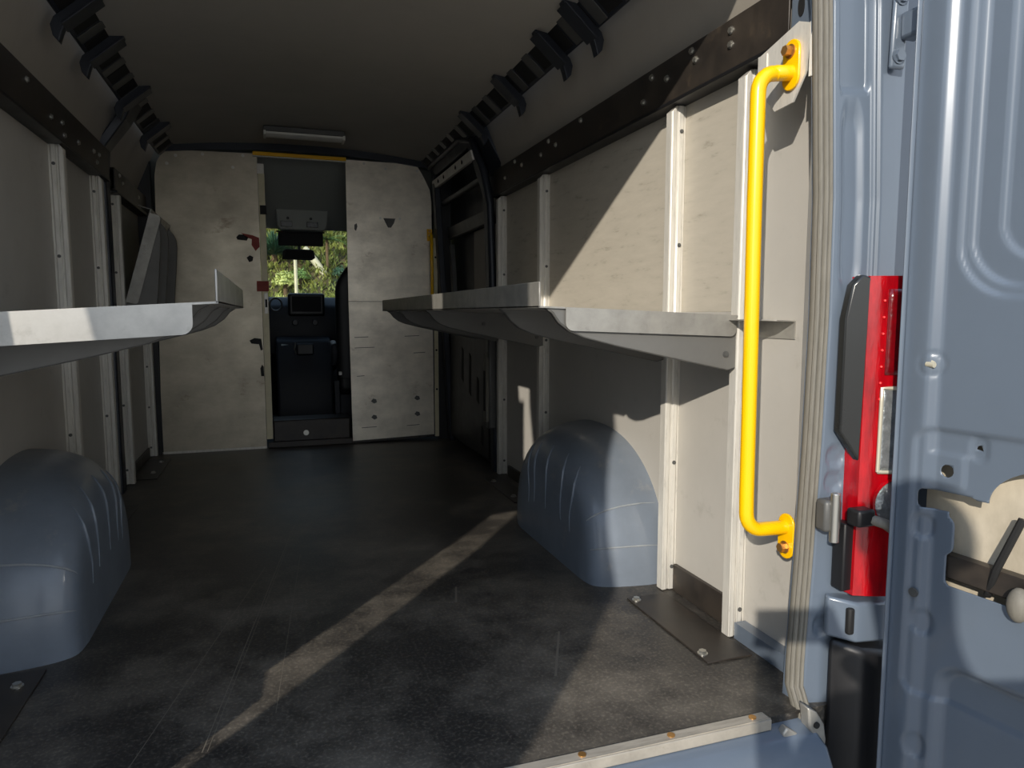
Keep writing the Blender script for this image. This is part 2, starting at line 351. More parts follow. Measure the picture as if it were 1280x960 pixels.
# ------------------------------------------------------------------ shelves (local: x away from the wall, y into the van)
def shelf(root, s, depth, length, fl0, fl1, brys, lip_h=.056, slope=.04, tail=None, sheet='alu_shelf'):
    def P(u, y, z): return (s*u, y, z + slope*u)
    def slab(mb, u0, u1, y0, y1, z0, z1): mb.hexa([P(u0,y0,z0),P(u1,y0,z0),P(u1,y1,z0),P(u0,y1,z0),P(u0,y0,z1),P(u1,y0,z1),P(u1,y1,z1),P(u0,y1,z1)])
    b = MB(); slab(b, 0, depth, 0, length, -.004, 0); b.build('shelf_deck', M[sheet], root, local=True)
    b = MB(); slab(b, depth-.004, depth, 0, length, -.004, lip_h); b.build('front_lip', M[sheet], root, bevel=.001, seg=1, local=True)
    r = .018; poly = [(fl0, 0), (fl1, 0)] + [(fl1 - r + r*math.cos(a), -.055 + r - r*math.sin(a)) for a in [math.pi/2*k/5 for k in range(6)]] + [(fl0 + r - r*math.sin(a), -.055 + r - r*math.cos(a)) for a in [math.pi/2*k/5 for k in range(6)]]
    b = MB(); b.prism([P(u, -.003, z) for u, z in poly], (0, .0028, 0)); b.build('end_flange', M[sheet], root, local=True)
    prof = [(0, -.004), (.0, -.136), (.022, -.142), (depth*.30, -.118), (depth*.62, -.088), (depth*.78, -.070), (depth*.85, -.056), (depth*.90, -.036), (depth*.93, -.014), (depth*.96, -.004)]
    for y in brys:
        b = MB(); b.prism([P(u, y, z) for u, z in prof], (0, .003, 0)); q = b.build('bracket', M['under'], root, local=True)
        e = MB()
        for (u0, z0), (u1, z1) in zip(prof[1:], prof[2:]):
            e.add([P(u0,y,z0), P(u1,y,z1), (P(u1,y,z1)[0], y+.022, P(u1,y,z1)[2]), (P(u0,y,z0)[0], y+.022, P(u0,y,z0)[2])], [(0,1,2,3)])
        e.build('bracket_edge', M['under'], q, solid=.002, local=True)
        bolt(root, (s*.03, y-.001, -.10), (0,-1,0), .006, .004, 'railgrey', local=True)
        bolt(root, (s*depth*.5, y-.001, -.05+slope*depth*.5), (0,-1,0), .006, .004, 'railgrey', local=True)
    if tail:
        b = MB(); x0, x1, y0, y1 = tail
        b.prism([P(x0,y0,-.014),P(x1-.025,y0,-.014),P(x1,y0+.03,-.014),P(x1,y1,-.014),P(x0,y1,-.014)], (0,0,.003))
        b.prism([P(x0,y0,-.055),P(x0,y1,-.055),P(x0,y1,-.014),P(x0,y0,-.014)], (s*.003,0,0))
        b.build('wall_rail', M[sheet], root, local=True)
r = thing('wall_shelf', 'long metal shelf on the right wall beside the yellow grab handle', 'shelf', (1.134, 1.535, .866), 'tilting metal shelves')
shelf(r, -1, .547, 2.45, .005, .480, [.006, .36, 1.38, 2.03, 2.40], tail=(-.0505, .03, -.155, .03), sheet='alu_dull')
r = thing('wall_shelf', 'bright-edged metal shelf above the left wheel arch', 'shelf', (-.689, 1.345, .857), 'tilting metal shelves')
shelf(r, 1, .60, 1.17, .005, .558, [.11, .42, .80, 1.14], slope=.058)
r = thing('wall_shelf', 'metal shelf folded up against the left wall beside the partition', 'shelf', (-.695, 3.97, .91), 'tilting metal shelves')
shelf(r, 1, .50, .70, .02, .48, [.012, .30, .66], slope=0, sheet='alu_dull')
r.rotation_euler = (0, -math.radians(74), 0)

# ------------------------------------------------------------------ wheel arches
def arch(side, label):
    s = 1 if side == 'right' else -1
    X = lambda t: CX + s*t
    r = thing('wheel_arch', label, 'wheel arch', (X(.85), 2.35, 0))
    # stations: distance from van middle, near Y, far Y, height, power of the outline
    st = [(.9625,1.93,2.97,.452,2.3),(.90,1.935,2.95,.448,2.35),(.83,1.945,2.90,.430,2.4),(.78,1.955,2.84,.402,2.5),(.745,1.97,2.78,.368,2.6),(.725,1.985,2.73,.335,2.7),(.716,2.01,2.69,.295,2.8),(.713,2.06,2.64,.22,2.9)]
    n = 44
    def pt(t, ya, yb, h, p, k):
        a = math.pi*k/n; c = math.cos(a); e = 2/p
        cy = (ya+yb)/2; hy = (yb-ya)/2
        y = cy - hy*math.copysign(abs(c)**e, c); z = h*abs(math.sin(a))**e
        w = 1-min(1, z/.13)            # foot flares back out to the floor outline
        if t < .74: tt = t + 0*w
        else: tt = t
        return V((X(tt), y, z))
    b = MB(); rings = [[pt(*q, k) for k in range(n+1)] for q in st]
    # inner side face: last ring shrunk to its floor line
    last = rings[-1]; rings.append([V((X(.712), p.y, p.z*.5)) for p in last]); rings.append([V((X(.712), p.y, 0)) for p in last])
    m = n+1
    b.add([p for rg in rings for p in rg], [(i*m+k, i*m+k+1, (i+1)*m+k+1, (i+1)*m+k) for i in range(len(rings)-1) for k in range(n)])
    b.build('arch_shell', M['paint_arch'], r, ang=60, sub=1)
    # pressed ribs on the inner flank and two crease lines on the near end
    def surf(ti, a):          # point on the ring list at float index
        i = min(int(ti), len(rings)-2); f = ti-i; k = max(0, min(n-1, int(a))); g = a-k
        return (rings[i][k]*(1-f)+rings[i+1][k]*f)*(1-g) + (rings[i][k+1]*(1-f)+rings[i+1][k+1]*f)*g
    for a in (13, 18, 22.5, 27, 31):
        rb = MB(); rb.tube([surf(3.6 + 4.0*q/16, a + (22-a)*.3*(1-q/16)) for q in range(17)], [.0012 + .0038*math.sin(math.pi*q/16) for q in range(17)], 8); rb.build('pressed_rib', M['paint_arch'], r)
    for a in (3.2, 7.5):
        rb = MB(); rb.tube([surf(.2 + 5.2*q/20, a + .25*q/20) for q in range(21)], [.0008 + .0022*min(1, q/4, (20-q)/4) for q in range(21)], 8); rb.build('crease', M['scuff'], r)
    return r
arch('right', 'blue-grey wheel arch on the right, half lit by sun')
arch('left', 'blue-grey wheel arch on the left, fully in shade')

# floor plates and bolts
def floor_plate(x0, x1, y0, y1, bolts, label):
    r = thing('floor_plate', label, 'floor plate', (x0, y0, 0), 'black plates bolted to the floor')
    b = MB(); b.box(x0, x1, y0, y1, .0005, .005); b.build('plate', M['black'], r, bevel=.0015)
    for x, y in bolts: bolt(r, (x, y, .005), (0,0,1), .010, .009)
floor_plate(1.0, 1.133, 1.43, 1.855, [(1.02,1.83),(1.015,1.475)], 'black plate bolted to the floor below the big yellow grab handle')
floor_plate(1.03, 1.134, 3.0, 3.52, [(1.06,3.42),(1.06,3.1)], 'black plate bolted to the floor behind the right wheel arch')
floor_plate(WL+.02, -.55, 1.30, 1.925, [(-.59,1.85)], 'black plate bolted to the floor at the near side of left arch')
floor_plate(WL+.02, -.60, 3.2, 3.52, [(-.65,3.35)], 'black plate bolted to the floor between left arch and pillar')
floor_plate(WL+.02, -.60, 4.05, 4.6, [(-.64,4.2),(-.64,4.5)], 'black plate bolted to the floor in the far left corner')

# ------------------------------------------------------------------ partition
r = thing('partition_panel', 'tall scuffed aluminium partition panel left of the cab doorway', 'panel', (-.36, YB, 0), 'aluminium partition panels')
b = MB(); poly = [(-.672,.012),(-.058,.012),(-.058,1.862),(-.55,1.852)] + [(-.60+.0*k, 1.84-.02*k) for k in range(2)] + [(-.625,1.78),(-.64,1.70)]
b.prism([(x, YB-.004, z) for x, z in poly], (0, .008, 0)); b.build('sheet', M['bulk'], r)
b = MB(); b.box(-.672, -.058, YB-.012, YB-.005, .0, .014); b.build('bottom_edge', M['alu'], r)
for x, z in ((-.52,1.82),(-.37,1.838),(-.14,1.845),(-.57,1.77),(-.2,1.77)): bolt(r, (x, YB-.004, z), (0,-1,0), .007, .005)
def patch(pts, m, name, label, y=YB-.0045, t=.0016):
    b = MB(); b.prism([(x, y-t, z) for x, z in pts], (0, t, 0)); o = b.build(name, M[m], r); o['label'] = label
patch([(-.168,1.372),(-.10,1.36),(-.062,1.345),(-.060,1.29),(-.085,1.262),(-.108,1.30),(-.105,1.335),(-.135,1.345)], 'redtape', 'tape_scrap', 'torn red tape scrap')
patch([(-.196,1.345),(-.18,1.362),(-.15,1.362),(-.125,1.345),(-.135,1.325),(-.19,1.33)], 'blacktape', 'tape_scrap', 'black tape scrap')
patch([(-.14,1.22),(-.12,1.235),(-.10,1.225),(-.105,1.20),(-.125,1.192)], 'blacktape', 'tape_scrap', 'small black tape scrap')
patch([(-.13,1.08),(-.085,1.085),(-.08,1.065),(-.125,1.058)], 'bulk', 'tape_scrap', 'brown tape residue')
patch([(-.14,.70),(-.11,.715),(-.07,.71),(-.062,.64),(-.075,.635),(-.085,.675),(-.13,.68)], 'blacktape', 'tape_scrap', 'black tape scrap low down')
patch([(-.082,.52),(-.07,.545),(-.061,.53),(-.060,.47),(-.078,.47)], 'blacktape', 'tape_scrap', 'lowest black tape scrap')
r = thing('partition_panel', 'scuffed aluminium panel right of cab doorway, above the seam', 'panel', (.77, YB, .95), 'aluminium partition panels')
b = MB(); poly = [(.482,.952),(1.046,.952),(1.046,1.62),(1.035,1.70),(.99,1.79),(.945,1.862),(.482,1.862)]
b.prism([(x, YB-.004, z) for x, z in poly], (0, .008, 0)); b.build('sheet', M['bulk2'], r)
for x, z in ((.95,1.82),(.74,1.82),(.60,1.845),(.70,1.50),(.83,1.50)): bolt(r, (x, YB-.004, z), (0,-1,0), .006, .004)
patch([(.72,1.50),(.80,1.50),(.79,1.47),(.77,1.44),(.75,1.44),(.735,1.47)], 'railgrey', 'glue_mark', 'brown glue mark')
patch([(.53,1.45),(.545,1.46),(.55,1.44),(.54,1.41),(.53,1.42)], 'railgrey', 'glue_mark', 'small brown glue mark')
r = thing('partition_panel', 'scuffed aluminium panel right of cab doorway, below the seam', 'panel', (.77, YB, 0), 'aluminium partition panels')
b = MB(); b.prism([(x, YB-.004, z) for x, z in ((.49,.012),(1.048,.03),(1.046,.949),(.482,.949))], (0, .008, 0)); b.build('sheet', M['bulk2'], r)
b = MB(); b.prism([(x, YB-.012, z) for x, z in ((.49,.002),(1.048,.018),(1.048,.032),(.49,.016))], (0, .007, 0)); b.build('bottom_edge', M['black'], r)
for x, z in ((.72,.016),(.94,.022)): bolt(r, (x, YB-.012, z), (0,-1,0), .006, .004, 'plastic')
for x, z in ((.635,.28),(.93,.29),(.635,.17),(.93,.18)): patch([(x-.02,z),(x-.005,z+.018),(x+.015,z+.012),(x+.02,z-.008),(x,z-.016)], 'railgrey', 'scuff', 'dark scuff mark')

for x, z, l in ((.56,.71,.09),(.90,.715,.10),(.58,.64,.13),(.95,.60,.08),(.60,.10,.10),(.90,.10,.09),(.55,.45,.05)): patch([(x-l/2,z),(x+l/2,z+.003),(x+l/2,z+.007),(x-l/2,z+.004)], 'railgrey', 'scuff', 'thin dark scratch')
r = thing('door_post', 'pale aluminium door post on the left edge of cab doorway', 'post', (-.04, YB, 0))
b = MB(); b.prism([(-.056,YB-.014,.06),(-.018,YB-.014,.06),(-.018,YB+.03,.06),(-.024,YB+.03,.06),(-.024,YB-.008,.06),(-.056,YB-.008,.06)], (0,0,1.68)); b.build('angle_bar', M['creambar'], r, bevel=.001)
b = MB(); b.box(-.060,-.02,YB-.017,YB-.01,1.74,1.80); b.build('top_cleat', M['alu'], r)
b = MB(); b.box(-.044,-.020,YB-.018,YB-.0145,.87,1.0); q = b.build('strike_plate', M['alu'], r, bevel=.002); q['label'] = 'steel latch strike plate'
b = MB(); b.box(-.038,-.026,YB-.020,YB-.017,.91,.96); b.build('latch_slot', M['blacktape'], q)
b = MB(); b.box(-.05,-.012,YB-.022,YB-.014,1.49,1.545); b.build('magnet', M['blacktape'], r)['label'] = 'black rubber stop'
b = MB(); b.box(-.085,-.013,YB-.0162,YB-.0146,1.01,1.075); b.build('tape_band', M['redtape'], r)['label'] = 'red tape wrapped round the post'
r = thing('yellow_lintel', 'yellow edge strip above the cab doorway', 'edge strip', (.2, YB, 1.85))
b = MB(); b.box(-.083,.484,YB-.03,YB+.012,1.848,1.872); b.build('strip', M['yellow'], r, bevel=.004)
b = MB(); b.box(-.083,.484,YB-.032,YB-.004,1.840,1.847); b.build('metal_edge', M['alu'], r, bevel=.001)
r = thing('threshold_step', 'dark step box at the foot of the cab doorway', 'step', (.2, YB, 0))
b = MB(); b.box(-.016,.478,YB+.02,YB+.22,-.03,.175); b.build('step_box', M['black'], r, bevel=.01)
b = MB(); b.box(-.05,.488,YB-.02,YB+.02,.001,.04); b.build('sill_bar', M['black'], r, bevel=.004)
bolt(r, (.19, YB+.02, .085), (0,-1,0), .013, .006)
# cream strip and small grab handle at the right of the partition
r = thing('corner_strip', 'narrow cream metal strip between right partition panel and sliding door', 'strip', (1.06, YB-.02, 0))
b = MB(); b.prism([(1.050,YB-.03,.02),(1.078,YB-.03,.02),(1.078,YB-.018,.02),(1.050,YB-.018,.02)], (0,0,1.36)); b.build('strip', M['creambar'], r, bevel=.002)
for z in (.35,.62,1.0,1.25): bolt(r, (1.064, YB-.03, z), (0,-1,0), .005, .003, 'blacktape')
r = thing('grab_handle', 'slim yellow grab handle in the far corner beside the sliding door', 'grab handle', (1.03, YB, 1.0))
b = MB(); pts = [(1.032,YB-.006,1.40),(1.032,YB-.05,1.40),(1.032,YB-.06,1.385),(1.033,YB-.06,.97),(1.033,YB-.05,.955),(1.033,YB-.006,.955)]; b.tube(pts, .011, 10); b.build('bar', M['yellow'], r)
b = MB(); b.box(1.012,1.048,YB-.0085,YB-.0045,1.36,1.44); b.build('flange', M['yellow'], r, bevel=.003)
bolt(r, (1.03, YB-.009, 1.425), (0,-1,0), .007, .006, 'brass')

# ceiling lamp
r = thing('ceiling_lamp', 'slim white strip lamp on the ceiling before the partition', 'lamp', (.215, 4.46, 1.92))
b = MB(); b.box(-.012,.435,4.31,4.42,1.895,1.925); b.build('lamp_base', M['railgrey'], r, bevel=.004)
b = MB(); b.prism([(.0,y,z) for y, z in ((4.315,1.895),(4.32,1.884),(4.34,1.876),(4.39,1.876),(4.41,1.884),(4.415,1.895))], (.424,0,0)); b.build('diffuser', M['diffuser'], r, bevel=.002)
for x in (-.014, .424): b = MB(); b.box(x, x+.014, 4.31, 4.42, 1.874, 1.9); b.build('end_cap', M['diffuser'], r, bevel=.003)

# ------------------------------------------------------------------ sliding side door
r = thing('sliding_door', 'dark sliding side door at the far right, closed', 'door', (1.15, 4.2, 0))
b = MB(); b.box(1.19, 1.215, 3.60, 4.83, 0.0, 1.93); b.build('outer_skin', M['rail'], r)
def dx(z): return 1.135 - max(0, z-1.35)*.22
def bar(mb, y0, z0, y1, z1, w, t=.04, off=0):
    d = V((0, y1-y0, z1-z0)).normalized(); nn = V((0, -d.z, d.y))*w/2
    p = [V((0,y0,z0))+nn, V((0,y0,z0))-nn, V((0,y1,z1))-nn, V((0,y1,z1))+nn]
    mb.hexa([(dx(q.z)+off, q.y, q.z) for q in p] + [(dx(q.z)+off+t, q.y, q.z) for q in p])
b = MB(); bar(b, 3.68, 0, 3.70, 1.5, .07); bar(b, 3.70, 1.5, 3.80, 1.80, .08); bar(b, 3.80, 1.80, 4.74, 1.80, .06); bar(b, 4.70, .0, 4.70, 1.80, .07); bar(b, 3.68, .80, 4.7, .80, .07)
b.build('inner_frame', M['rail'], r, bevel=.006)
b = MB(); bar(b, 3.75, 1.72, 4.72, 1.72, .05, .02, -.012); q = b.build('track_rail', M['alu'], r, bevel=.003); q['label'] = 'pale slotted track rail'
for y in (3.95, 4.1, 4.4, 4.55): bolt(q, (dx(1.72)-.012, y, 1.72), (-1,0,0), .009, .002, 'blacktape', 'slot_hole')
b = MB(); bar(b, 3.72, 1.60, 4.68, 1.60, .03, .03, .012); b.build('upper_rib', M['railgrey'], r, bevel=.008)
b = MB(); bar(b, 3.72, 1.40, 4.66, 1.40, .075, .03, .005); bar(b, 3.72, 1.365, 4.66, 1.365, .012, .03, -.004); b.build('cross_rib', M['railgrey'], r, bevel=.01)
b = MB(); b.box(1.165, 1.188, 3.72, 4.15, .85, 1.36); b.build('upper_panel', M['lining_upper'], r, bevel=.006)
b = MB(); bar(b, 4.50, .84, 4.60, 1.32, .05, .03, -.01); b.build('side_stay', M['railgrey'], r, bevel=.004)
b = MB(); b.box(1.135, 1.185, 3.74, 4.66, .03, .76); q = b.build('lower_trim', M['plastic'], r, bevel=.02)
for y, z, h in ((4.30,.55,.22),(4.12,.5,.26),(3.95,.42,.16),(3.86,.16,.12)):
    c = MB(); c.prism([(1.1335,y,z-h/2),(1.1335,y+.05,z-h/2+.02),(1.1335,y+.035,z+h/2),(1.1335,y-.005,z+h/2-.02)], (.003,0,0)); c.build('slot', M['blacktape'], q)
b = MB(); b.box(1.10, 1.15, 3.635, 3.70, .24, .78); b.build('lock_strip', M['railgrey'], r, bevel=.012)
b = MB(); b.prism([(1.085,3.64,.28),(1.085,3.69,.28),(1.085,3.70,.36),(1.085,3.69,.60),(1.085,3.66,.66),(1.085,3.635,.62)], (.02,0,0)); q = b.build('lock_handle', M['rubber'], r, bevel=.006)
c = MB(); c.box(1.082,1.088,3.65,3.68,.34,.56); c.build('handle_recess', M['blacktape'], q)
# body frame arch round the side door
b = MB(); pts = [(1.15,3.665,0.0),(1.14,3.66,.8),(1.12,3.665,1.45),(1.095,3.69,1.62),(1.055,3.78,1.80),(1.03,3.95,1.845),(1.03,4.74,1.845)]
b.tube(pts, [.018,.018,.02,.022,.022,.02,.02], 10); struct(b.build('trim_5', M['rail']), 'dark body frame round the sliding door')
b = MB(); b.prism([(1.185,3.60,1.62),(1.02,3.60,1.89),(1.02,3.86,1.89),(1.075,3.74,1.78),(1.13,3.69,1.6)], (.03,0,.0)); struct(b.build('trim_6', M['rail'], bevel=.004))

# ------------------------------------------------------------------ big yellow handle with its mounting plate
r = thing('grab_handle', 'big bent yellow grab handle at the right rear door post', 'grab handle', (1.06, 1.32, .34))
pts = [(1.088,1.315,1.392),(1.05,1.317,1.388)] + [(1.05-.042*math.sin(a)+.0, 1.319, 1.345+.043*math.cos(a)) for a in [math.pi/2*k/6 for k in range(7)]]
pts += [(1.009,1.32,1.1),(1.012,1.32,.8),(1.014,1.32,.46)] + [(1.058-.043*math.cos(a), 1.32, .415-.042*math.sin(a)+.0) for a in [math.pi/2*k/6 for k in range(7)]] + [(1.10,1.32,.372),(1.126,1.32,.372)]
b = MB(); b.tube(pts, .0165, 20); b.build('bent_tube', M['yellow'], r, ang=60)
def flange(x, y, z0, z1, w):
    poly = [(y + w*math.cos(a), z1 - w + w*math.sin(a)) for a in [math.pi*k/10 for k in range(11)]] + [(y - w*math.cos(a), z0 + w - w*math.sin(a)) for a in [math.pi*k/10 for k in range(11)]]
    b = MB(); b.prism([(x, yy, z) for yy, z in poly], (.006,0,0)); return b.build('flange', M['yellow'], r, bevel=.0015)
flange(1.086, 1.315, 1.355, 1.462, .026); flange(1.122, 1.315, .298, .405, .026)
bolt(r, (1.086,1.315,1.437), (-1,0,0), .011, .018, 'brass'); bolt(r, (1.122,1.315,.325), (-1,0,0), .011, .016, 'brass')
r = thing('handle_bracket', 'grey octagonal steel bracket behind the top of big yellow handle', 'bracket', (1.1, 1.32, 1.4))
poly = [(1.43,1.462),(1.40,1.36),(1.37,1.325),(1.31,1.33),(1.275,1.38),(1.265,1.48),(1.30,1.495)]
b = MB(); b.prism([(1.0925, y, z) for y, z in poly], (.004,0,0)); b.build('plate', M['alu'], r)
b = MB(); b.box(1.0925,1.14,1.258,1.265,1.37,1.482); b.build('folded_edge', M['diffuser'], r)['label'] = 'bright folded edge'
b = MB(); b.box(1.09,1.185,1.40,1.43,1.40,1.462); b.build('wall_tab', M['alu'], r)

b = MB(); poly = [(1.372,1.478),(1.372,1.60),(1.345,1.62),(1.31,1.60),(1.30,1.52),(1.315,1.485)]
b.prism([(1.128, y, z) for y, z in poly], (.05,0,0)); o = struct(b.build('trim_8', M['paint'], bevel=.006), 'blue-grey body gusset at the end of the right beam')
b = MB(); b.prism([(1.126, 1.336+.010*math.cos(a), 1.545+.022*math.sin(a)) for a in [2*math.pi*k/20 for k in range(20)]], (.003,0,0)); b.build('slot_hole', M['blacktape'], o)
# ------------------------------------------------------------------ right rear corner of the body
XIN = [(-.3,1.075),(-.05,1.078),(.14,1.085),(.32,1.094),(.6,1.104),(.86,1.109),(1.11,1.106),(1.35,1.092),(1.5,1.084),(1.7,1.06),(1.95,1.01)]
def xin(z): return lerp_tab(XIN, z)
b = MB()
def pil(u, v):
    z = -.22 + 2.16*v; x0 = xin(z) + .006
    tab = [(0,(.0,1.262)),(.10,(.004,1.232)),(.2,(.016,1.212)),(.62,(.118,1.188)),(.70,(.15,1.186)),(.93,(.262,1.188)),(1,(.275,1.30))]
    for (a, (p, q)), (c, (p2, q2)) in zip(tab, tab[1:]):
        if u <= c: w = (u-a)/(c-a); dx_, y = p+(p2-p)*w, q+(q2-q)*w; break
    e = 0
    e += .010*sstep(.006, -.006, rrect(u, z, .25, .50, 1.33, 1.54, .02))*(1 if .2 < u < .7 else 0)
    e += .007*sstep(.03, -.03, rrect(u, z, .27, .43, .93, 1.29, .05)) if .2 < u < .75 else 0
    e -= .007*math.exp(-((u-.53)/.012)**2)*(1 if z > .25 else 0)
    e += .005*math.exp(-((u-.58)/.012)**2)
    for zc in (.56, .505, .18): e += .005*sstep(1.1, .8, math.hypot((u-.32)/.085, (z-zc)/.022))
    return V((x0+dx_, y+e, z))
b.grid(pil, 120, 260)
o = b.build('wall_rear_right', M['paint'], ang=80); struct(o, 'blue-grey rear corner post of the van body')
b = MB(); b.hexa([(1.13,1.265,-.22),(1.27,1.30,-.22),(1.27,1.36,-.22),(WR-.0,1.36,-.22),(1.07,1.265,1.94),(1.18,1.30,1.94),(1.18,1.36,1.94),(1.10,1.36,1.94)])
# inner return of the post (blue strip low beside the lining)
b2 = MB(); b2.grid(lambda u, v: V((xin(-.2+2.1*v)+.006 + (WR-xin(-.2+2.1*v)-.007)*u, 1.255+.10*u, -.2+2.1*v)), 4, 30)
b2.box(1.150,1.184,1.30,1.53,.001,.045)
struct(b2.build('trim_7', M['paint'], ang=60), 'blue return of the rear post')
r = thing('door_seal', 'grey ribbed rubber seal down the right edge of the rear doorway', 'seal', (1.09, 1.24, 0))
b = MB(); zs = [-.06 + 1.96*i/40 for i in range(41)]
zs = [-.11]+zs; sy = lambda z: -.055*sstep(.05, -.06, z)
b.tube([(xin(z)+.004, 1.236+sy(z), z) for z in zs], .014, 10); b.build('seal_bulb', M['rubber'], r)
for k, (dx_, dy) in enumerate(((-.008,-.012),(.004,-.015),(.014,-.016))):
    b = MB(); b.tube([(xin(z)+.004+dx_, 1.236+dy+sy(z), z) for z in zs], .0055, 8); b.build('seal_rib', M['rubber'], r)
b = MB(); b.box(1.148,1.152,1.262,1.268,.1,.2)
# tail light
r = thing('tail_light', 'tall red tail light with clear lamps beside the rear post', 'tail light', (1.22, 1.16, .26))
M['redled'] = mat('bright_red', L(255,60,60), .2)
def tl(u, v):
    z = .262 + (.948-.262)*v; x0 = 1.178 - .006*(1-v); x1 = 1.288
    x = x0 + (x1-x0)*u; y = 1.158 - .030*math.sin(math.pi*min(1, u*1.25)/2) + (.03*sstep(.75,1,u))
    return V((x, y, z))
b = MB(); b.grid(tl, 24, 60); b.grid(lambda u, v: tl(0, v) + V((0, .05*u, 0)), 3, 60); b.grid(lambda u, v: tl(u, 0) + V((0, .05*v, 0)), 24, 3); b.grid(lambda u, v: tl(u, 1) + V((0, .05*v, 0)), 24, 3)
b.build('red_lens', M['red'], r, ang=50)
b = MB(); b.prism([(1.172,1.20,z) for z in ()] or [(1.138,1.180,.62),(1.176,1.160,.555),(1.182,1.155,.945),(1.168,1.166,.952),(1.150,1.174,.93),(1.140,1.180,.86)], (.0,.02,0)); b.build('smoked_trim', M['smoke'], r, bevel=.004)
for u0, u1, v0, v1, nm in ((.25,.9,.40,.66,'reversing_lens'),):
    b = MB(); b.grid(lambda u, v: tl(u0+(u1-u0)*u, v0+(v1-v0)*v) + V((0,-.004,0)), 8, 10); q = b.build(nm, M['clear'], r, solid=.004); q['label'] = 'clear reversing lamp lens'
    b = MB(); rim = [(u0,v0),(u1,v0),(u1,v1),(u0,v1),(u0,v0)]; pts = []
    for (a, c), (d, e) in zip(rim, rim[1:]): pts += [tl(a+(d-a)*t/6, c+(e-c)*t/6) + V((0,-.006,0)) for t in range(6)]
    b.tube(pts + pts[:1], .004, 6, cap=False); b.build('lens_rim', M['lens_clear'], q)
b = MB(); cz = .30
b.grid(lambda u, v: tl(max(0,min(1,.56+.32*v*math.cos(2*math.pi*u))), cz+.072*v*math.sin(2*math.pi*u)) + V((0,-.004-.010*(1-v*v),0)), 28, 6); q = b.build('round_lamp', M['clear'], r); q['label'] = 'round clear lamp'
b = MB(); b.tube([tl(max(0,min(1,.56+.34*math.cos(2*math.pi*k/28))), cz+.075*math.sin(2*math.pi*k/28)) + V((0,-.005,0)) for k in range(29)], .004, 6, cap=False); b.build('lens_rim', M['red'], q)
b = MB()
for k in range(7): p = tl(.24, .925-.05*k); b = MB(); b.ball(p + V((0,-.002,0)), .003, 5); b.build('led', M['redled'], r)

b = MB(); b.grid(lambda u, v: tl(.30+.6*u, .70+.26*v) + V((0,-.002,0)), 6, 10); b.build('dark_reflector', mat('dark_red_reflector', L(120,4,14), .2, 0, .5, 40, bump=.5, bscale=70, coat=.6), r, solid=.002)
b = MB(); b.box(1.150,1.178,1.165,1.20,.27,.42); b.build('lamp_foot', M['plastic'], r, bevel=.004)
# bumper corner
r = thing('bumper_corner', 'black plastic bumper corner below the tail light', 'bumper', (1.22, 1.15, -.2))
b = MB(); b.prism([(1.135,1.185,.16),(1.185,1.135,.145),(1.29,1.125,.13),(1.30,1.20,.13),(1.2,1.21,.16)], (0,0,-.45)); b.build('bumper_shell', M['plastic'], r, bevel=.012)
b = MB(); b.prism([(1.130,1.186,.255),(1.18,1.15,.245),(1.30,1.14,.24),(1.30,1.20,.24),(1.14,1.205,.255)], (0,0,-.09)); b.build('upper_step', M['paint'], r, bevel=.006)
b = MB(); b.box(1.160,1.176,1.150,1.165,.175,.235); b.build('slot', M['blacktape'], r, bevel=.005)
# rear sill
r = thing('rear_sill', 'blue-grey rear step sill with worn aluminium edge strip', 'sill', (.2, 1.15, 0))
b = MB(); b.prism([(-.70,1.215,-.012),(-.70,1.17,-.02),(-.70,1.12,-.045),(-.70,1.09,-.10),(-.70,1.08,-.3),(-.70,1.18,-.3),(-.70,1.19,-.052),(-.70,1.2148,-.052)][:7] , (1.79,0,0)); b.build('sill_body', M['paint'], r, bevel=.008)
b = MB(); b.prism([(-.66,1.178,.0),(-.66,1.205,.0),(-.66,1.205,.006),(-.66,1.178,.006)], (1.645,0,0)); b.box(-.66,.985,1.172,1.178,-.018,.006); b.build('edge_strip', M['alu_worn'], r, bevel=.002)
for x in (.55,.75,.95): bolt(r, (x,1.192,.006), (0,0,1), .006, .002, 'brass', 'screw')
r = thing('door_latch', 'small steel latch bracket at the foot of the right rear post', 'latch', (1.05, 1.15, -.06))
b = MB(); b.prism([(x, 1.155, z) for x, z in ((1.000,-.022),(1.012,-.008),(1.045,-.030),(1.085,-.052),(1.092,-.072),(1.075,-.086),(1.045,-.078),(1.015,-.05))], (0,.02,0)); b.build('latch_body', M['alu_dull'], r, bevel=.004)
b = MB(); b.prism([(x, 1.150, z) for x, z in ((1.060,.030),(1.085,.015),(1.105,-.015),(1.112,-.05),(1.108,-.095),(1.092,-.108),(1.086,-.085),(1.096,-.06),(1.080,-.045),(1.066,-.015))], (0,.03,0)); b.build('latch_arm', M['alu_dull'], r, bevel=.004)
b = MB(); b.cyl((1.058,1.148,-.066),(1.058,1.165,-.066),.006); b.cyl((1.082,1.146,-.012),(1.082,1.17,-.012),.007); b.build('pivot', M['blacktape'], r)

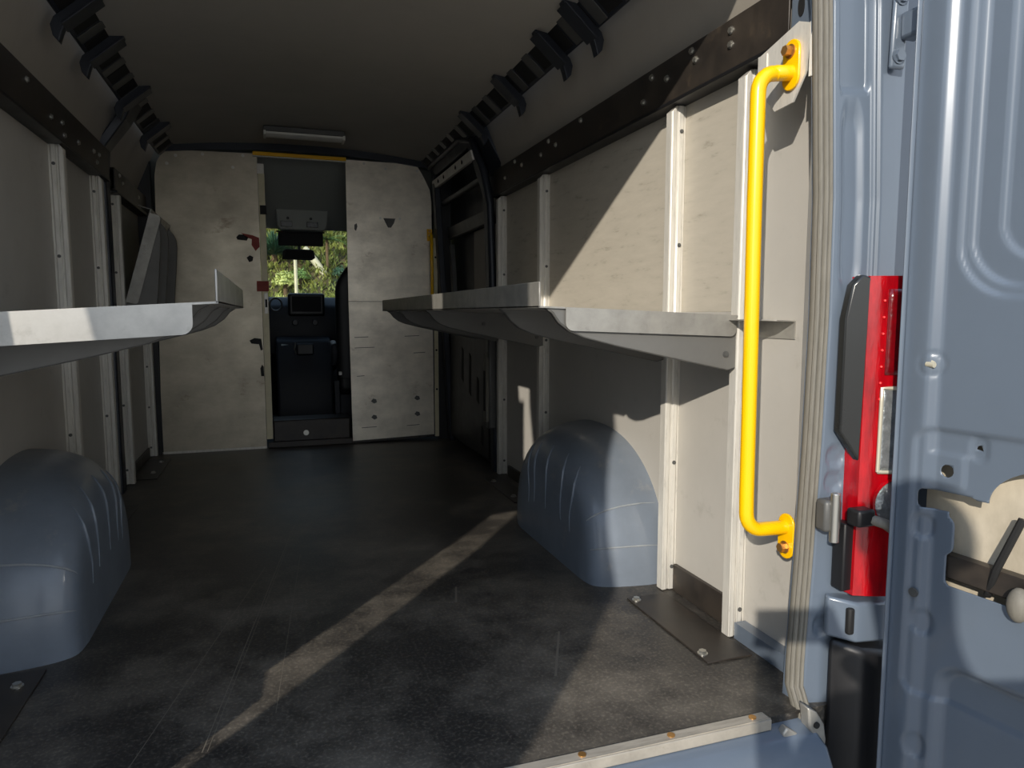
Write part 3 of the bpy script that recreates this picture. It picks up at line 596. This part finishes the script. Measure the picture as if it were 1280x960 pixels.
# ------------------------------------------------------------------ rear doors (s along the door from the hinge, z up)
def rear_door(P0, d, inner, label, lean=None, z_top=1.86):
    d = V(d).normalized(); P0 = V(P0); n = V(inner).normalized()
    r = thing('rear_door', label, 'door', tuple(P0), 'blue-grey rear doors')
    W, zb = .80, -.22
    def Q(s, z, h): p = P0 + d*s + n*h + V((0,0,z)); return p + V((0, lean(z), 0)) if lean else p
    def cut(s, z):            # openings in the inner panel, negative = hole
        c = rrect(s, z, .10, .70, .325, .52, .03)
        c = max(c, -(z - (.34 - .02*(s-.1))))                                 # lower edge falls away
        c = min(c, rrect(s, z, .044, .15, .486, .524, .01))
        c = min(c, math.hypot((s-.30)/1.0, (z-.52)/.62) - .13) if s > .1 else c
        c = max(c, -rrect(s, z, .02, .112, .40, .478, .02), -rrect(s, z, .02, .10, .31, .352, .02))
        c = min(c, math.hypot(s-.094, z-.566) - .0125, math.hypot(s-.148, z-.618) - .007)
        return c
    def h(s, z):
        e = .002 + .004*sstep(.0, .05, s) - .013*sstep(.050, .074, s)      # ridge along the hinge side
        w0 = .085 + .05*sstep(1.45, .95, z)*0
        e -= .006*sstep(.005, -.005, rrect(s, z, .094, .70, .90, 1.80, .10))   # blind window pressing
        e -= .006*sstep(.005, -.005, rrect(s, z, .112, .685, .92, 1.78, .09))
        e -= .005*sstep(.006, -.006, rrect(s, z, .160, .64, .965, 1.735, .07))
        e -= .007*sstep(.005, -.005, rrect(s, z, .036, .76, .10, .645, .03))   # service area
        e += .004*sstep(.004, -.004, rrect(s, z, .062, .125, .535, .60, .008))
        e -= .003*sstep(.004, -.004, rrect(s, z, .133, .163, .595, .64, .012))
        e -= .003*sstep(.003, -.003, abs(math.hypot(s-.057, z-.772)-.022) - .002)
        for sc, zc in ((.055,.448),(.062,.25),(.066,-.01)): e -= .005*sstep(1.15, .85, math.hypot((s-sc)/.018, (z-zc)/.025))
        e -= .020*sstep(.010, -.010, rrect(s, z, .10, .72, -.14, .175, .045))  # lower pocket
        return e
    nu, nv = 150, 400
    cell = max(W/nu, (z_top-zb)/nv)
    def node(u, v):
        ss, z = W*u, zb + (z_top-zb)*v
        c = cut(ss, z)
        if c < 0 and c > -2.5*cell:                    # pull the rim of an opening onto its true outline
            for _ in range(3):
                c = cut(ss, z); g = V(((cut(ss+1e-4, z)-cut(ss-1e-4, z))/2e-4, (cut(ss, z+1e-4)-cut(ss, z-1e-4))/2e-4))
                if g.length > .2: ss -= c*g.x/g.length_squared; z -= c*g.y/g.length_squared
        return Q(ss, z, h(ss, z))
    hu, hv = .5/nu, .5/nv
    b = MB(); b.grid(node, nu, nv, keep=lambda u, v: max(cut(W*(u+i*hu), zb + (z_top-zb)*(v+j*hv)) for i in (-1,1) for j in (-1,1)) > 0)
    b.build('inner_panel', M['paint'], r, ang=70, solid=.0025)
    b = MB(); b.grid(lambda u, v: Q(.004+(W-.006)*u, zb + (z_top-zb)*v, -.062), 6, 60)
    b.grid(lambda u, v: Q(.0, zb + (z_top-zb)*v, -.062 + .078*u), 4, 60); b.grid(lambda u, v: Q(W, zb + (z_top-zb)*v, -.062 + .052*u), 4, 60)
    b.grid(lambda u, v: Q(W*u, z_top, -.062 + .052*v), 8, 3); b.grid(lambda u, v: Q(W*u, zb, -.062 + .052*v), 8, 3)
    b.build('outer_skin', M['paint'], r, solid=.002)
    b = MB(); b.grid(lambda u, v: Q(.03+.70*u, .27+.36*v, -.056), 10, 6); b.build('inner_lining', M['cream'], r)['label'] = 'dusty pale inside of the outer skin'
    b = MB(); b.hexa([Q(.06,.352,-.05),Q(.72,.33,-.05),Q(.72,.33,-.02),Q(.06,.352,-.02),Q(.06,.40,-.05),Q(.72,.375,-.05),Q(.72,.375,-.02),Q(.06,.40,-.02)]); b.build('crossbar', M['black'], r, bevel=.004)
    b = MB(); b.tube([Q(.22,.50,-.03),Q(.19,.40,-.015),Q(.17,.34,-.03)], .007, 8); b.build('cable', M['blacktape'], r)
    b = MB(); b.ball(Q(.235,.35,-.005), .032, 10, (.6,.6,1)); b.build('rubber_stop', M['rubber'], r)
    b = MB(); b.cyl(Q(.050,.772,.004), Q(.066,.771,.006), .0055, 10); b.cyl(Q(.056,.772,-.006), Q(.058,.772,.004), .008, 10); b.build('clip', M['lens_clear'], r)['label'] = 'white plastic clip'
    bolt(r, Q(.05,.31,.004), n, .007, .003, 'railgrey')
    r['_o'] = list(P0); return r
rd = rear_door((1.205, 1.09, 0), (.17, -.985, 0), (-.985, -.17, 0), 'blue-grey rear door standing open at the right edge')
# hinges of the right rear door
b = MB(); b.prism([(1.215,1.18,1.37),(1.25,1.178,1.37),(1.255,1.178,1.54),(1.22,1.18,1.54)], (0,-.012,0)); hg = b.build('hinge_leaf', M['paint'], rd, bevel=.006); hg['label'] = 'body-coloured upper hinge leaf'
b = MB(); b.box(1.232,1.272,1.10,1.17,1.425,1.48); b.build('hinge_arm', M['paint'], hg, bevel=.008)
for z in (1.395, 1.51): bolt(hg, (1.232, 1.167, z), (0,-1,0), .012, .008, 'paint')
b = MB(); b.box(1.098,1.142,1.165,1.20,.405,.475); kn = b.build('hinge_knuckle', M['railgrey'], rd, bevel=.008); kn['label'] = 'grey lower hinge knuckle'
b = MB(); b.cyl((1.118,1.162,.385),(1.118,1.162,.492),.010); b.build('hinge_pin', M['chrome'], kn, bevel=.002)
b = MB(); b.box(1.140,1.185,1.118,1.155,.425,.462); b.build('arm_bracket', M['plastic'], kn, bevel=.006)
b = MB(); b.tube([(1.178,1.125,.440),(1.200,1.108,.432),(1.222,1.098,.415),(1.245,1.088,.395)], .011, 12); b.build('check_strap', M['rubber'], rd)['label'] = 'dark rubber check strap'
rear_door((-.75, .66, 0), (.04, -.749, 0), (.749, .04, 0), 'blue-grey rear door standing open beyond the left edge', lean=lambda z: .2*max(0, min(1, (z-.95)/.75)))  # unseen door; its lean and position are set to shape the sun strip

# ------------------------------------------------------------------ cab
r = thing('dashboard', 'dark dashboard seen through the cab doorway', 'dashboard', (.25, 6.0, .2))
b = MB(); b.prism([(WL+.01,y,z) for y, z in ((5.85,.55),(5.80,.72),(5.84,.93),(5.92,1.0),(6.1,1.005),(6.5,.93),(6.5,.5))], (WR-WL-.02,0,0)); b.build('dash_body', M['plastic_dark'], r, bevel=.02, seg=3)
b = MB(); b.box(.12,.40,5.80,5.90,.85,1.03); q = b.build('screen_housing', M['plastic'], r, bevel=.02, seg=3)
c = MB(); c.box(.15,.37,5.797,5.80,.885,1.005); c.build('screen', M['screen'], q)
b = MB(); b.tube([(.03+.045*math.cos(2*math.pi*k/20), 5.80, .94+.05*math.sin(2*math.pi*k/20)) for k in range(21)], .008, 8, cap=False); b.build('vent_ring', M['railgrey'], r)
for x in (.17, .32): b = MB(); b.cyl((x,5.81,.80),(x,5.765,.80),.022); b.build('knob', M['plastic'], r, bevel=.004)
b = MB(); b.prism([(.02,y,z) for y, z in ((5.86,.72),(5.74,.66),(5.66,.44),(5.60,.30),(5.60,-.03),(6.2,-.03),(6.2,.72))], (.42,0,0)); b.build('centre_stack', M['plastic_dark'], r, bevel=.02, seg=3)
b = MB(); b.box(.17,.30,5.655,5.70,.55,.64); b.build('cup_holder', M['plastic'], r, bevel=.012)
b = MB(); b.tube([(.165,5.66,.56),(.155,5.645,.60),(.165,5.66,.645)], .006, 8); b.build('chrome_edge', M['chrome'], r)
b = MB(); b.prism([(.06,5.66,.625),(.11,5.655,.632),(.06,5.67,.638)], (0,.02,0)); b.build('lever', M['chrome'], r)
r = thing('cab_seat', 'dark passenger seat partly hidden by the right partition panel', 'seat', (.64, 5.3, 0))
def seat_back(u, v):
    a = 2*math.pi*u; z = .42 + .80*v; w = .235*(1 - .35*sstep(.72, 1, v)**2)*(1 if v < .99 else .8); t = .075*(1-.3*v)
    e = .45; return V((.655 + w*math.copysign(abs(math.cos(a))**e, math.cos(a)), 5.12 + t*math.copysign(abs(math.sin(a))**e, math.sin(a)) - .06*v, z))
b = MB(); b.grid(seat_back, 32, 20); b.grid(lambda u, v: seat_back(u, 1)*(1-v) + V((.655,5.06,1.225))*v, 32, 3); b.build('backrest', M['plastic'], r, ang=60)
b = MB(); b.box(.43,.88,5.10,5.60,.30,.45); b.build('cushion', M['plastic'], r, bevel=.04, seg=3)
b = MB(); b.box(.44,.87,5.12,5.58,-.03,.30); b.build('seat_base', M['plastic_dark'], r, bevel=.01)
b = MB(); b.prism([(.385,y,z) for y, z in ((5.05,.60),(5.07,.66),(5.2,.68),(5.45,.66),(5.45,.61),(5.15,.52),(5.08,.50))], (.045,0,0)); b.build('armrest', M['plastic_dark'], r, bevel=.015, seg=3)
b = MB(); b.box(.43,.452,5.04,5.06,.44,.465); b.build('buckle', M['alu'], r, bevel=.004)['label'] = 'pale seat belt buckle'
b = MB(); b.box(.40,.43,5.03,5.06,.0,.40); b.build('seat_leg', M['plastic_dark'], r)
r = thing('rear_view_mirror', 'black rear view mirror hanging before the windscreen', 'mirror', (.2, 5.62, 1.3))
b = MB(); b.prism([(x, 5.60, z) for x, z in ((.085,1.275),(.30,1.272),(.325,1.29),(.315,1.345),(.29,1.352),(.11,1.352),(.09,1.335))], (0,.03,0)); q = b.build('mirror_housing', M['blacktape'], r, bevel=.006)
c = MB(); c.prism([(x, 5.597, z) for x, z in ((.10,1.285),(.30,1.283),(.305,1.335),(.115,1.34))], (0,.002,0)); c.build('mirror_glass', M['screen'], q)  # flat dark colour stands in for the mirror's dark reflection
b = MB(); b.tube([(.21,5.62,1.34),(.21,5.66,1.44)], .01, 8); b.build('stalk', M['blacktape'], r)
r = thing('sun_visor', 'dark sun visor panel folded down above the mirror', 'visor', (.2, 5.6, 1.45))
b = MB(); b.box(.06,.385,5.585,5.60,1.375,1.475); b.build('visor_board', M['blacktape'], r, bevel=.01)
b = MB(); b.cyl((.05,5.592,1.478),(.395,5.592,1.478),.007); b.build('hinge_rod', M['plastic'], r)
r = thing('overhead_console', 'pale overhead lamp console above the visor', 'console', (.24, 5.5, 1.5))
b = MB(); b.prism([(x, 5.42, z) for x, z in ((.045,1.63),(.055,1.50),(.08,1.475),(.38,1.475),(.405,1.50),(.415,1.63))], (0,.12,.0)); q = b.build('console_shell', M['headliner'], r, bevel=.01)
for x in (.12, .30): c = MB(); c.box(x-.04, x+.04, 5.414, 5.42, 1.495, 1.535); c.build('lamp_lens', M['smoke'], q, bevel=.004)
for x in (.13, .29): c = MB(); c.cyl((x,5.42,1.556),(x,5.412,1.556),.010,12); c.build('button', M['plastic'], q)

# ------------------------------------------------------------------ garden beyond the windscreen
b = MB(); rr = random.Random(3)
def bank(u, v):
    y = 8.2 + 12*v; x = -7 + 16*u
    return V((x, y, -.5 + .60*(y-8.2) + .10*math.sin(x*2.1+y) + .08*math.sin(x*5.3-y*3)))
b.grid(bank, 60, 50); BANK = struct(b.build('ground_bank', M['soil']), 'planted bank in front of the van')
def bz(x, y): return -.5 + .60*(y-8.2)
def rosette(name, label, cat, x, y, n, ln, m, up=.9, w=.03, grp=None):
    z = bz(x, y); r = thing(name, label, cat, (x, y, z), grp)
    b = MB()
    for i in range(n):
        a = rr.uniform(0, 2*math.pi); el = rr.uniform(.25, 1.35)*up; l = ln*rr.uniform(.7, 1.1); d = V((math.cos(a), math.sin(a), 0)); sd = V((-d.y, d.x, 0)); P = []
        for k in range(6):
            t = k/5; p = V((x, y, z+.05)) + d*(l*t*math.cos(el)) + V((0,0,1))*(l*(t*math.sin(el) - .35*t*t)); ww = w*(1-.9*abs(t-.35)/.65)
            P += [p - sd*ww, p + sd*ww]
        b.add(P, [(2*k, 2*k+1, 2*k+3, 2*k+2) for k in range(5)])
    b.build('leaves', M[m], r, weld=False)
    s = MB(); s.cyl((x,y,z-.05),(x,y,z+.15),.06,10); s.build('stem', M['bark'], r)
def fern(label, x, y, z, n, ln, m):
    r = thing('palm_plant', label, 'palm', (x, y, bz(x, y))); b = MB()
    for i in range(n):
        a = 2*math.pi*i/n + rr.uniform(-.2,.2); d = V((math.cos(a), math.sin(a), 0)); sd = V((-d.y, d.x, 0)); el = rr.uniform(.1,.8)
        for k in range(14):
            t = k/13; p = V((x,y,z)) + d*(ln*t) + V((0,0,1))*(ln*(t*math.sin(el)-.5*t*t)); L_ = ln*.38*(1-.7*t)
            for s in (-1, 1):
                e = p + sd*s*L_ + d*L_*.5 - V((0,0,1))*L_*.25
                b.add([p, p + d*.028, e], [(0,1,2)])
    b.build('fronds', M[m], r, weld=False)
    s = MB(); s.tube([(x,y,bz(x,y)-.1),(x,y,z)], .022, 8); s.build('trunk', M['bark'], r)
rosette('grassy_plant', 'bright spiky leafed plant low at left of the windscreen view', 'plant', .10, 10.15, 380, .62, 'leaf2', 1.15, .016, 'spiky garden plants')
rosette('grassy_plant', 'darker strappy plant high at the left of windscreen view', 'plant', .06, 11.9, 300, .6, 'leaf3', 1.25, .02, 'spiky garden plants')
rosette('grassy_plant', 'dry pale grass clump at right of windscreen view', 'plant', .98, 10.5, 320, .55, 'leaf2', 1.2, .012, 'spiky garden plants')
fern('palm frond plant at the upper left of the windscreen view', .02, 12.9, 3.0, 17, .7, 'leaf3')
fern('palm frond plant beside the visor, upper right of windscreen view', .84, 11.4, 2.02, 13, .30, 'leaf')
fern('palm frond plant at the far upper right of windscreen view', 1.22, 11.9, 2.22, 13, .30, 'leaf')
def shrub(label, x, y, rad, n, m):
    r = thing('leafy_shrub', label, 'shrub', (x, y, bz(x, y)), 'low shrubs on the bank'); b = MB(); z = bz(x, y) + rad*.6
    for k in range(n):
        d = V((rr.gauss(0,1), rr.gauss(0,1), abs(rr.gauss(0,1)))).normalized()*rad*rr.uniform(.45,1); p = V((x,y,z)) + d
        a = V((rr.gauss(0,1), rr.gauss(0,1), rr.gauss(0,1))).normalized(); c = a.cross(d).normalized(); w = rad*rr.uniform(.10,.2)
        b.add([p-a*w, p+c*w*.4, p+a*w, p-c*w*.4], [(0,1,2,3)])
    b.build('foliage', M[m], r, weld=False)
    q = MB(); q.tube([(x,y,bz(x,y)-.1),(x,y,z+rad*.3)], .03, 8); q.build('stem', M['bark'], r)
shrub('dark shrub low in the middle of the windscreen view', .47, 10.45, .18, 500, 'leaf3')
shrub('yellow-green shrub under the mirror at left of the stake', .20, 11.0, .20, 500, 'leaf2')
shrub('dark green shrub under the mirror at right of the stake', .42, 11.2, .16, 400, 'leaf')
shrub('green shrub high up behind the mirror', .42, 12.3, .30, 600, 'leaf')
shrub('dark shrub above the dry grass at right of the windscreen view', 1.02, 11.3, .16, 400, 'leaf3')
b = MB()
for k in range(9000):
    x, y = rr.uniform(-.5, 1.9), rr.uniform(9.4, 14); z = bank((x+7)/16, (y-8.2)/12).z
    a = rr.uniform(0, 2*math.pi); l = rr.uniform(.05, .16); d = V((math.cos(a)*.6, math.sin(a)*.6, rr.uniform(.4, 1.2))).normalized()*l; sd = V((-math.sin(a), math.cos(a), 0))*rr.uniform(.008,.024)
    p = V((x, y, z-.01)); b.add([p-sd*.5, p+d*.5-sd, p+d, p+d*.5+sd], [(0,1,2,3)])
o = b.build('ground_cover', M['cover'], BANK, weld=False); o['kind'] = 'stuff'
b = MB(); b.tube([(.31,9.75,bz(.6,9.75)-.1),(.315,9.75,1.0),(.31,9.75,1.60)], [.026,.024,.022], 8); tag(b.build('wooden_stake', M['creambar']), 'pale upright stake in the garden behind the mirror', 'stake')
b = MB(); b.tube([(.54,11.85,1.90),(.66,11.6,1.70),(.80,11.3,1.46)], [.045,.06,.05], 10); tag(b.build('fallen_log', M['creambar']), 'pale sunlit fallen log lying on the garden bank', 'log')
b = MB(); b.tube([(2.0,13.0,2.2),(2.05,13.1,3.6),(2.02,13.0,5.2)], [.16,.14,.12], 12); tag(b.build('tree_trunk', M['bark']), 'brown tree trunk at right of the windscreen view', 'tree')

# ------------------------------------------------------------------ the photographer, standing behind the camera
def skin_body(name, chain, edges, m, parent, sub=2):
    me = bpy.data.meshes.new(name); off = V(parent['_o']); me.from_pydata([V(p)-off for p, _ in chain], edges, []); me.materials.append(M[m])
    o = bpy.data.objects.new(name, me); C.objects.link(o); o.parent = parent; o['_o'] = list(parent['_o'])
    sk = o.modifiers.new('skin', 'SKIN'); sk.use_smooth_shade = True
    for i, (_, rad) in enumerate(chain):
        q = me.skin_vertices[0].data[i]; q.radius = rad if isinstance(rad, tuple) else (rad, rad); q.use_root = (i == 0)
    s = o.modifiers.new('sub', 'SUBSURF'); s.levels = sub; s.render_levels = sub
    return o
GZ = -.535
per = thing('person', 'person in dark shirt and trousers holding up a phone behind the doorway', 'person', (0, -.42, GZ))
pel = (.0,-.50,.36)
body = [(pel,(.14,.10)),((0,-.49,.55),(.14,.10)),((0,-.47,.76),(.17,.11)),((0,-.44,.93),(.06,.055)),((0,-.40,1.04),(.065,.075)),((.0,-.37,1.16),(.075,.095)),((.0,-.38,1.24),(.05,.06)),
 ((-.19,-.46,.86),.055),((-.27,-.36,.62),.045),((-.085,-.065,.80),.028),((.19,-.46,.86),.055),((.30,-.38,.62),.045),((.10,-.085,.80),.028),
 ((-.10,-.50,.28),.085),((-.12,-.47,-.06),.06),((-.13,-.50,-.44),.042),((-.14,-.38,-.50),.035),((.10,-.50,.28),.085),((.12,-.47,-.06),.06),((.13,-.50,-.44),.042),((.14,-.38,-.50),.035)]
ed = [(0,1),(1,2),(2,3),(3,4),(4,5),(5,6),(2,7),(7,8),(8,9),(2,10),(10,11),(11,12),(0,13),(13,14),(14,15),(15,16),(0,17),(17,18),(18,19),(19,20)]
skin_body('body', body, ed, 'skin', per)
grow = lambda i, k: (body[i][0], tuple(q*k for q in body[i][1]) if isinstance(body[i][1], tuple) else body[i][1]*k)
skin_body('shirt', [grow(i, 1.18) for i in (0,1,2,7,8,10,11)], [(0,1),(1,2),(2,3),(3,4),(2,5),(5,6)], 'shirt', per)
skin_body('trousers', [grow(i, 1.2) for i in (0,13,14,15,17,18,19)], [(0,1),(1,2),(2,3),(0,4),(4,5),(5,6)], 'trouser', per)
b = MB(); b.grid(lambda u, v: V((0,-.395,1.19)) + V((.092*math.cos(2*math.pi*u)*math.sin(math.pi*.55*v), .11*math.sin(2*math.pi*u)*math.sin(math.pi*.55*v), .115*math.cos(math.pi*.55*v))), 20, 10); b.build('hair', M['hair'], per, solid=.008)
for s in (-1, 1):
    hx = -.085 if s < 0 else .10; hy = -.065 if s < 0 else -.085
    skin_body('hand', [((hx,hy,.80),(.026,.018)),((hx*.98,hy+.012,.84),(.034,.014)),((hx*.9,hy+.016,.875),(.03,.012))] + [q for k in range(4) for q in (((hx*.86,hy+.016,.845+.018*k),.0085),((hx*.72,hy+.006+.004*k,.85+.018*k),.0075),((hx*.60,hy-.004+.006*k,.855+.017*k),.0065))] + [((hx*.8,hy-.01,.835),.010),((hx*.6,hy-.02,.85),.008)],
              [(0,1),(1,2)] + [e for k in range(4) for e in ((2 if k > 1 else 1, 3+3*k),(3+3*k,4+3*k),(4+3*k,5+3*k))] + [(0,15),(15,16)], 'skin', per, 1)
fwd = V((.3197,.9423,-.0995)); rt = V((.947,-.3213,0)); upv = rt.cross(fwd)
ph = thing('mobile_phone', 'dark mobile phone held up in both hands outside the doorway', 'phone', (0,-.02,.87))
def phone(mb, a0, a1, c0, c1, e0, e1):
    o0 = V((0,0,.87)) - fwd*.006
    p = lambda a, c, e: o0 + rt*a + upv*c - fwd*e
    mb.hexa([p(a0,c0,e0),p(a1,c0,e0),p(a1,c1,e0),p(a0,c1,e0),p(a0,c0,e1),p(a1,c0,e1),p(a1,c1,e1),p(a0,c1,e1)])
b = MB(); phone(b, -.06, .10, -.06, .016, .0, .009); b.build('phone_body', M['plastic'], ph, bevel=.002)
b = MB(); phone(b, -.056, .096, -.056, .012, .0092, .0098); b.build('screen', M['smoke'], ph)

# ------------------------------------------------------------------ light, sky, camera
sun = bpy.data.lights.new('sun', 'SUN'); sun.energy = 4.3; sun.angle = math.radians(.6); sun.color = (1, .925, .82)
so = bpy.data.objects.new('sun', sun); C.objects.link(so)
so.rotation_euler = V((1, 1.187, -.639)).to_track_quat('-Z', 'Y').to_euler(); so.location = (-6, -7, 6)
w = bpy.data.worlds.new('sky'); bpy.context.scene.world = w; w.use_nodes = True; nt = w.node_tree
bg = nt.nodes['Background']; tc = nt.nodes.new('ShaderNodeTexCoord'); sx = nt.nodes.new('ShaderNodeSeparateXYZ'); rp = nt.nodes.new('ShaderNodeValToRGB')
nt.links.new(tc.outputs['Generated'], sx.inputs[0]); nt.links.new(sx.outputs['Z'], rp.inputs[0]); nt.links.new(rp.outputs[0], bg.inputs[0])
rp.color_ramp.elements[0].color = (.60,.62,.62,1); rp.color_ramp.elements[1].color = (.26,.38,.60,1)
bg.inputs[1].default_value = 2.2
cam = bpy.data.cameras.new('camera'); cam.sensor_width = 36; cam.lens = 880/1280*36; cam.clip_start = .03; cam.clip_end = 200
co = bpy.data.objects.new('camera', cam); C.objects.link(co); co.location = (0, 0, .87)
co.rotation_euler = fwd.to_track_quat('-Z', 'Y').to_euler()
sc = bpy.context.scene; sc.camera = co; sc.cycles.max_bounces = 16; sc.cycles.diffuse_bounces = 10
vs = sc.view_settings; sc.display_settings.display_device = 'sRGB'
vs.view_transform = 'Standard'; vs.look = 'None'; vs.gamma = 1; vs.use_curve_mapping = False; vs.exposure = 0
for o in list(bpy.data.objects):
    if '_o' in o: del o['_o']
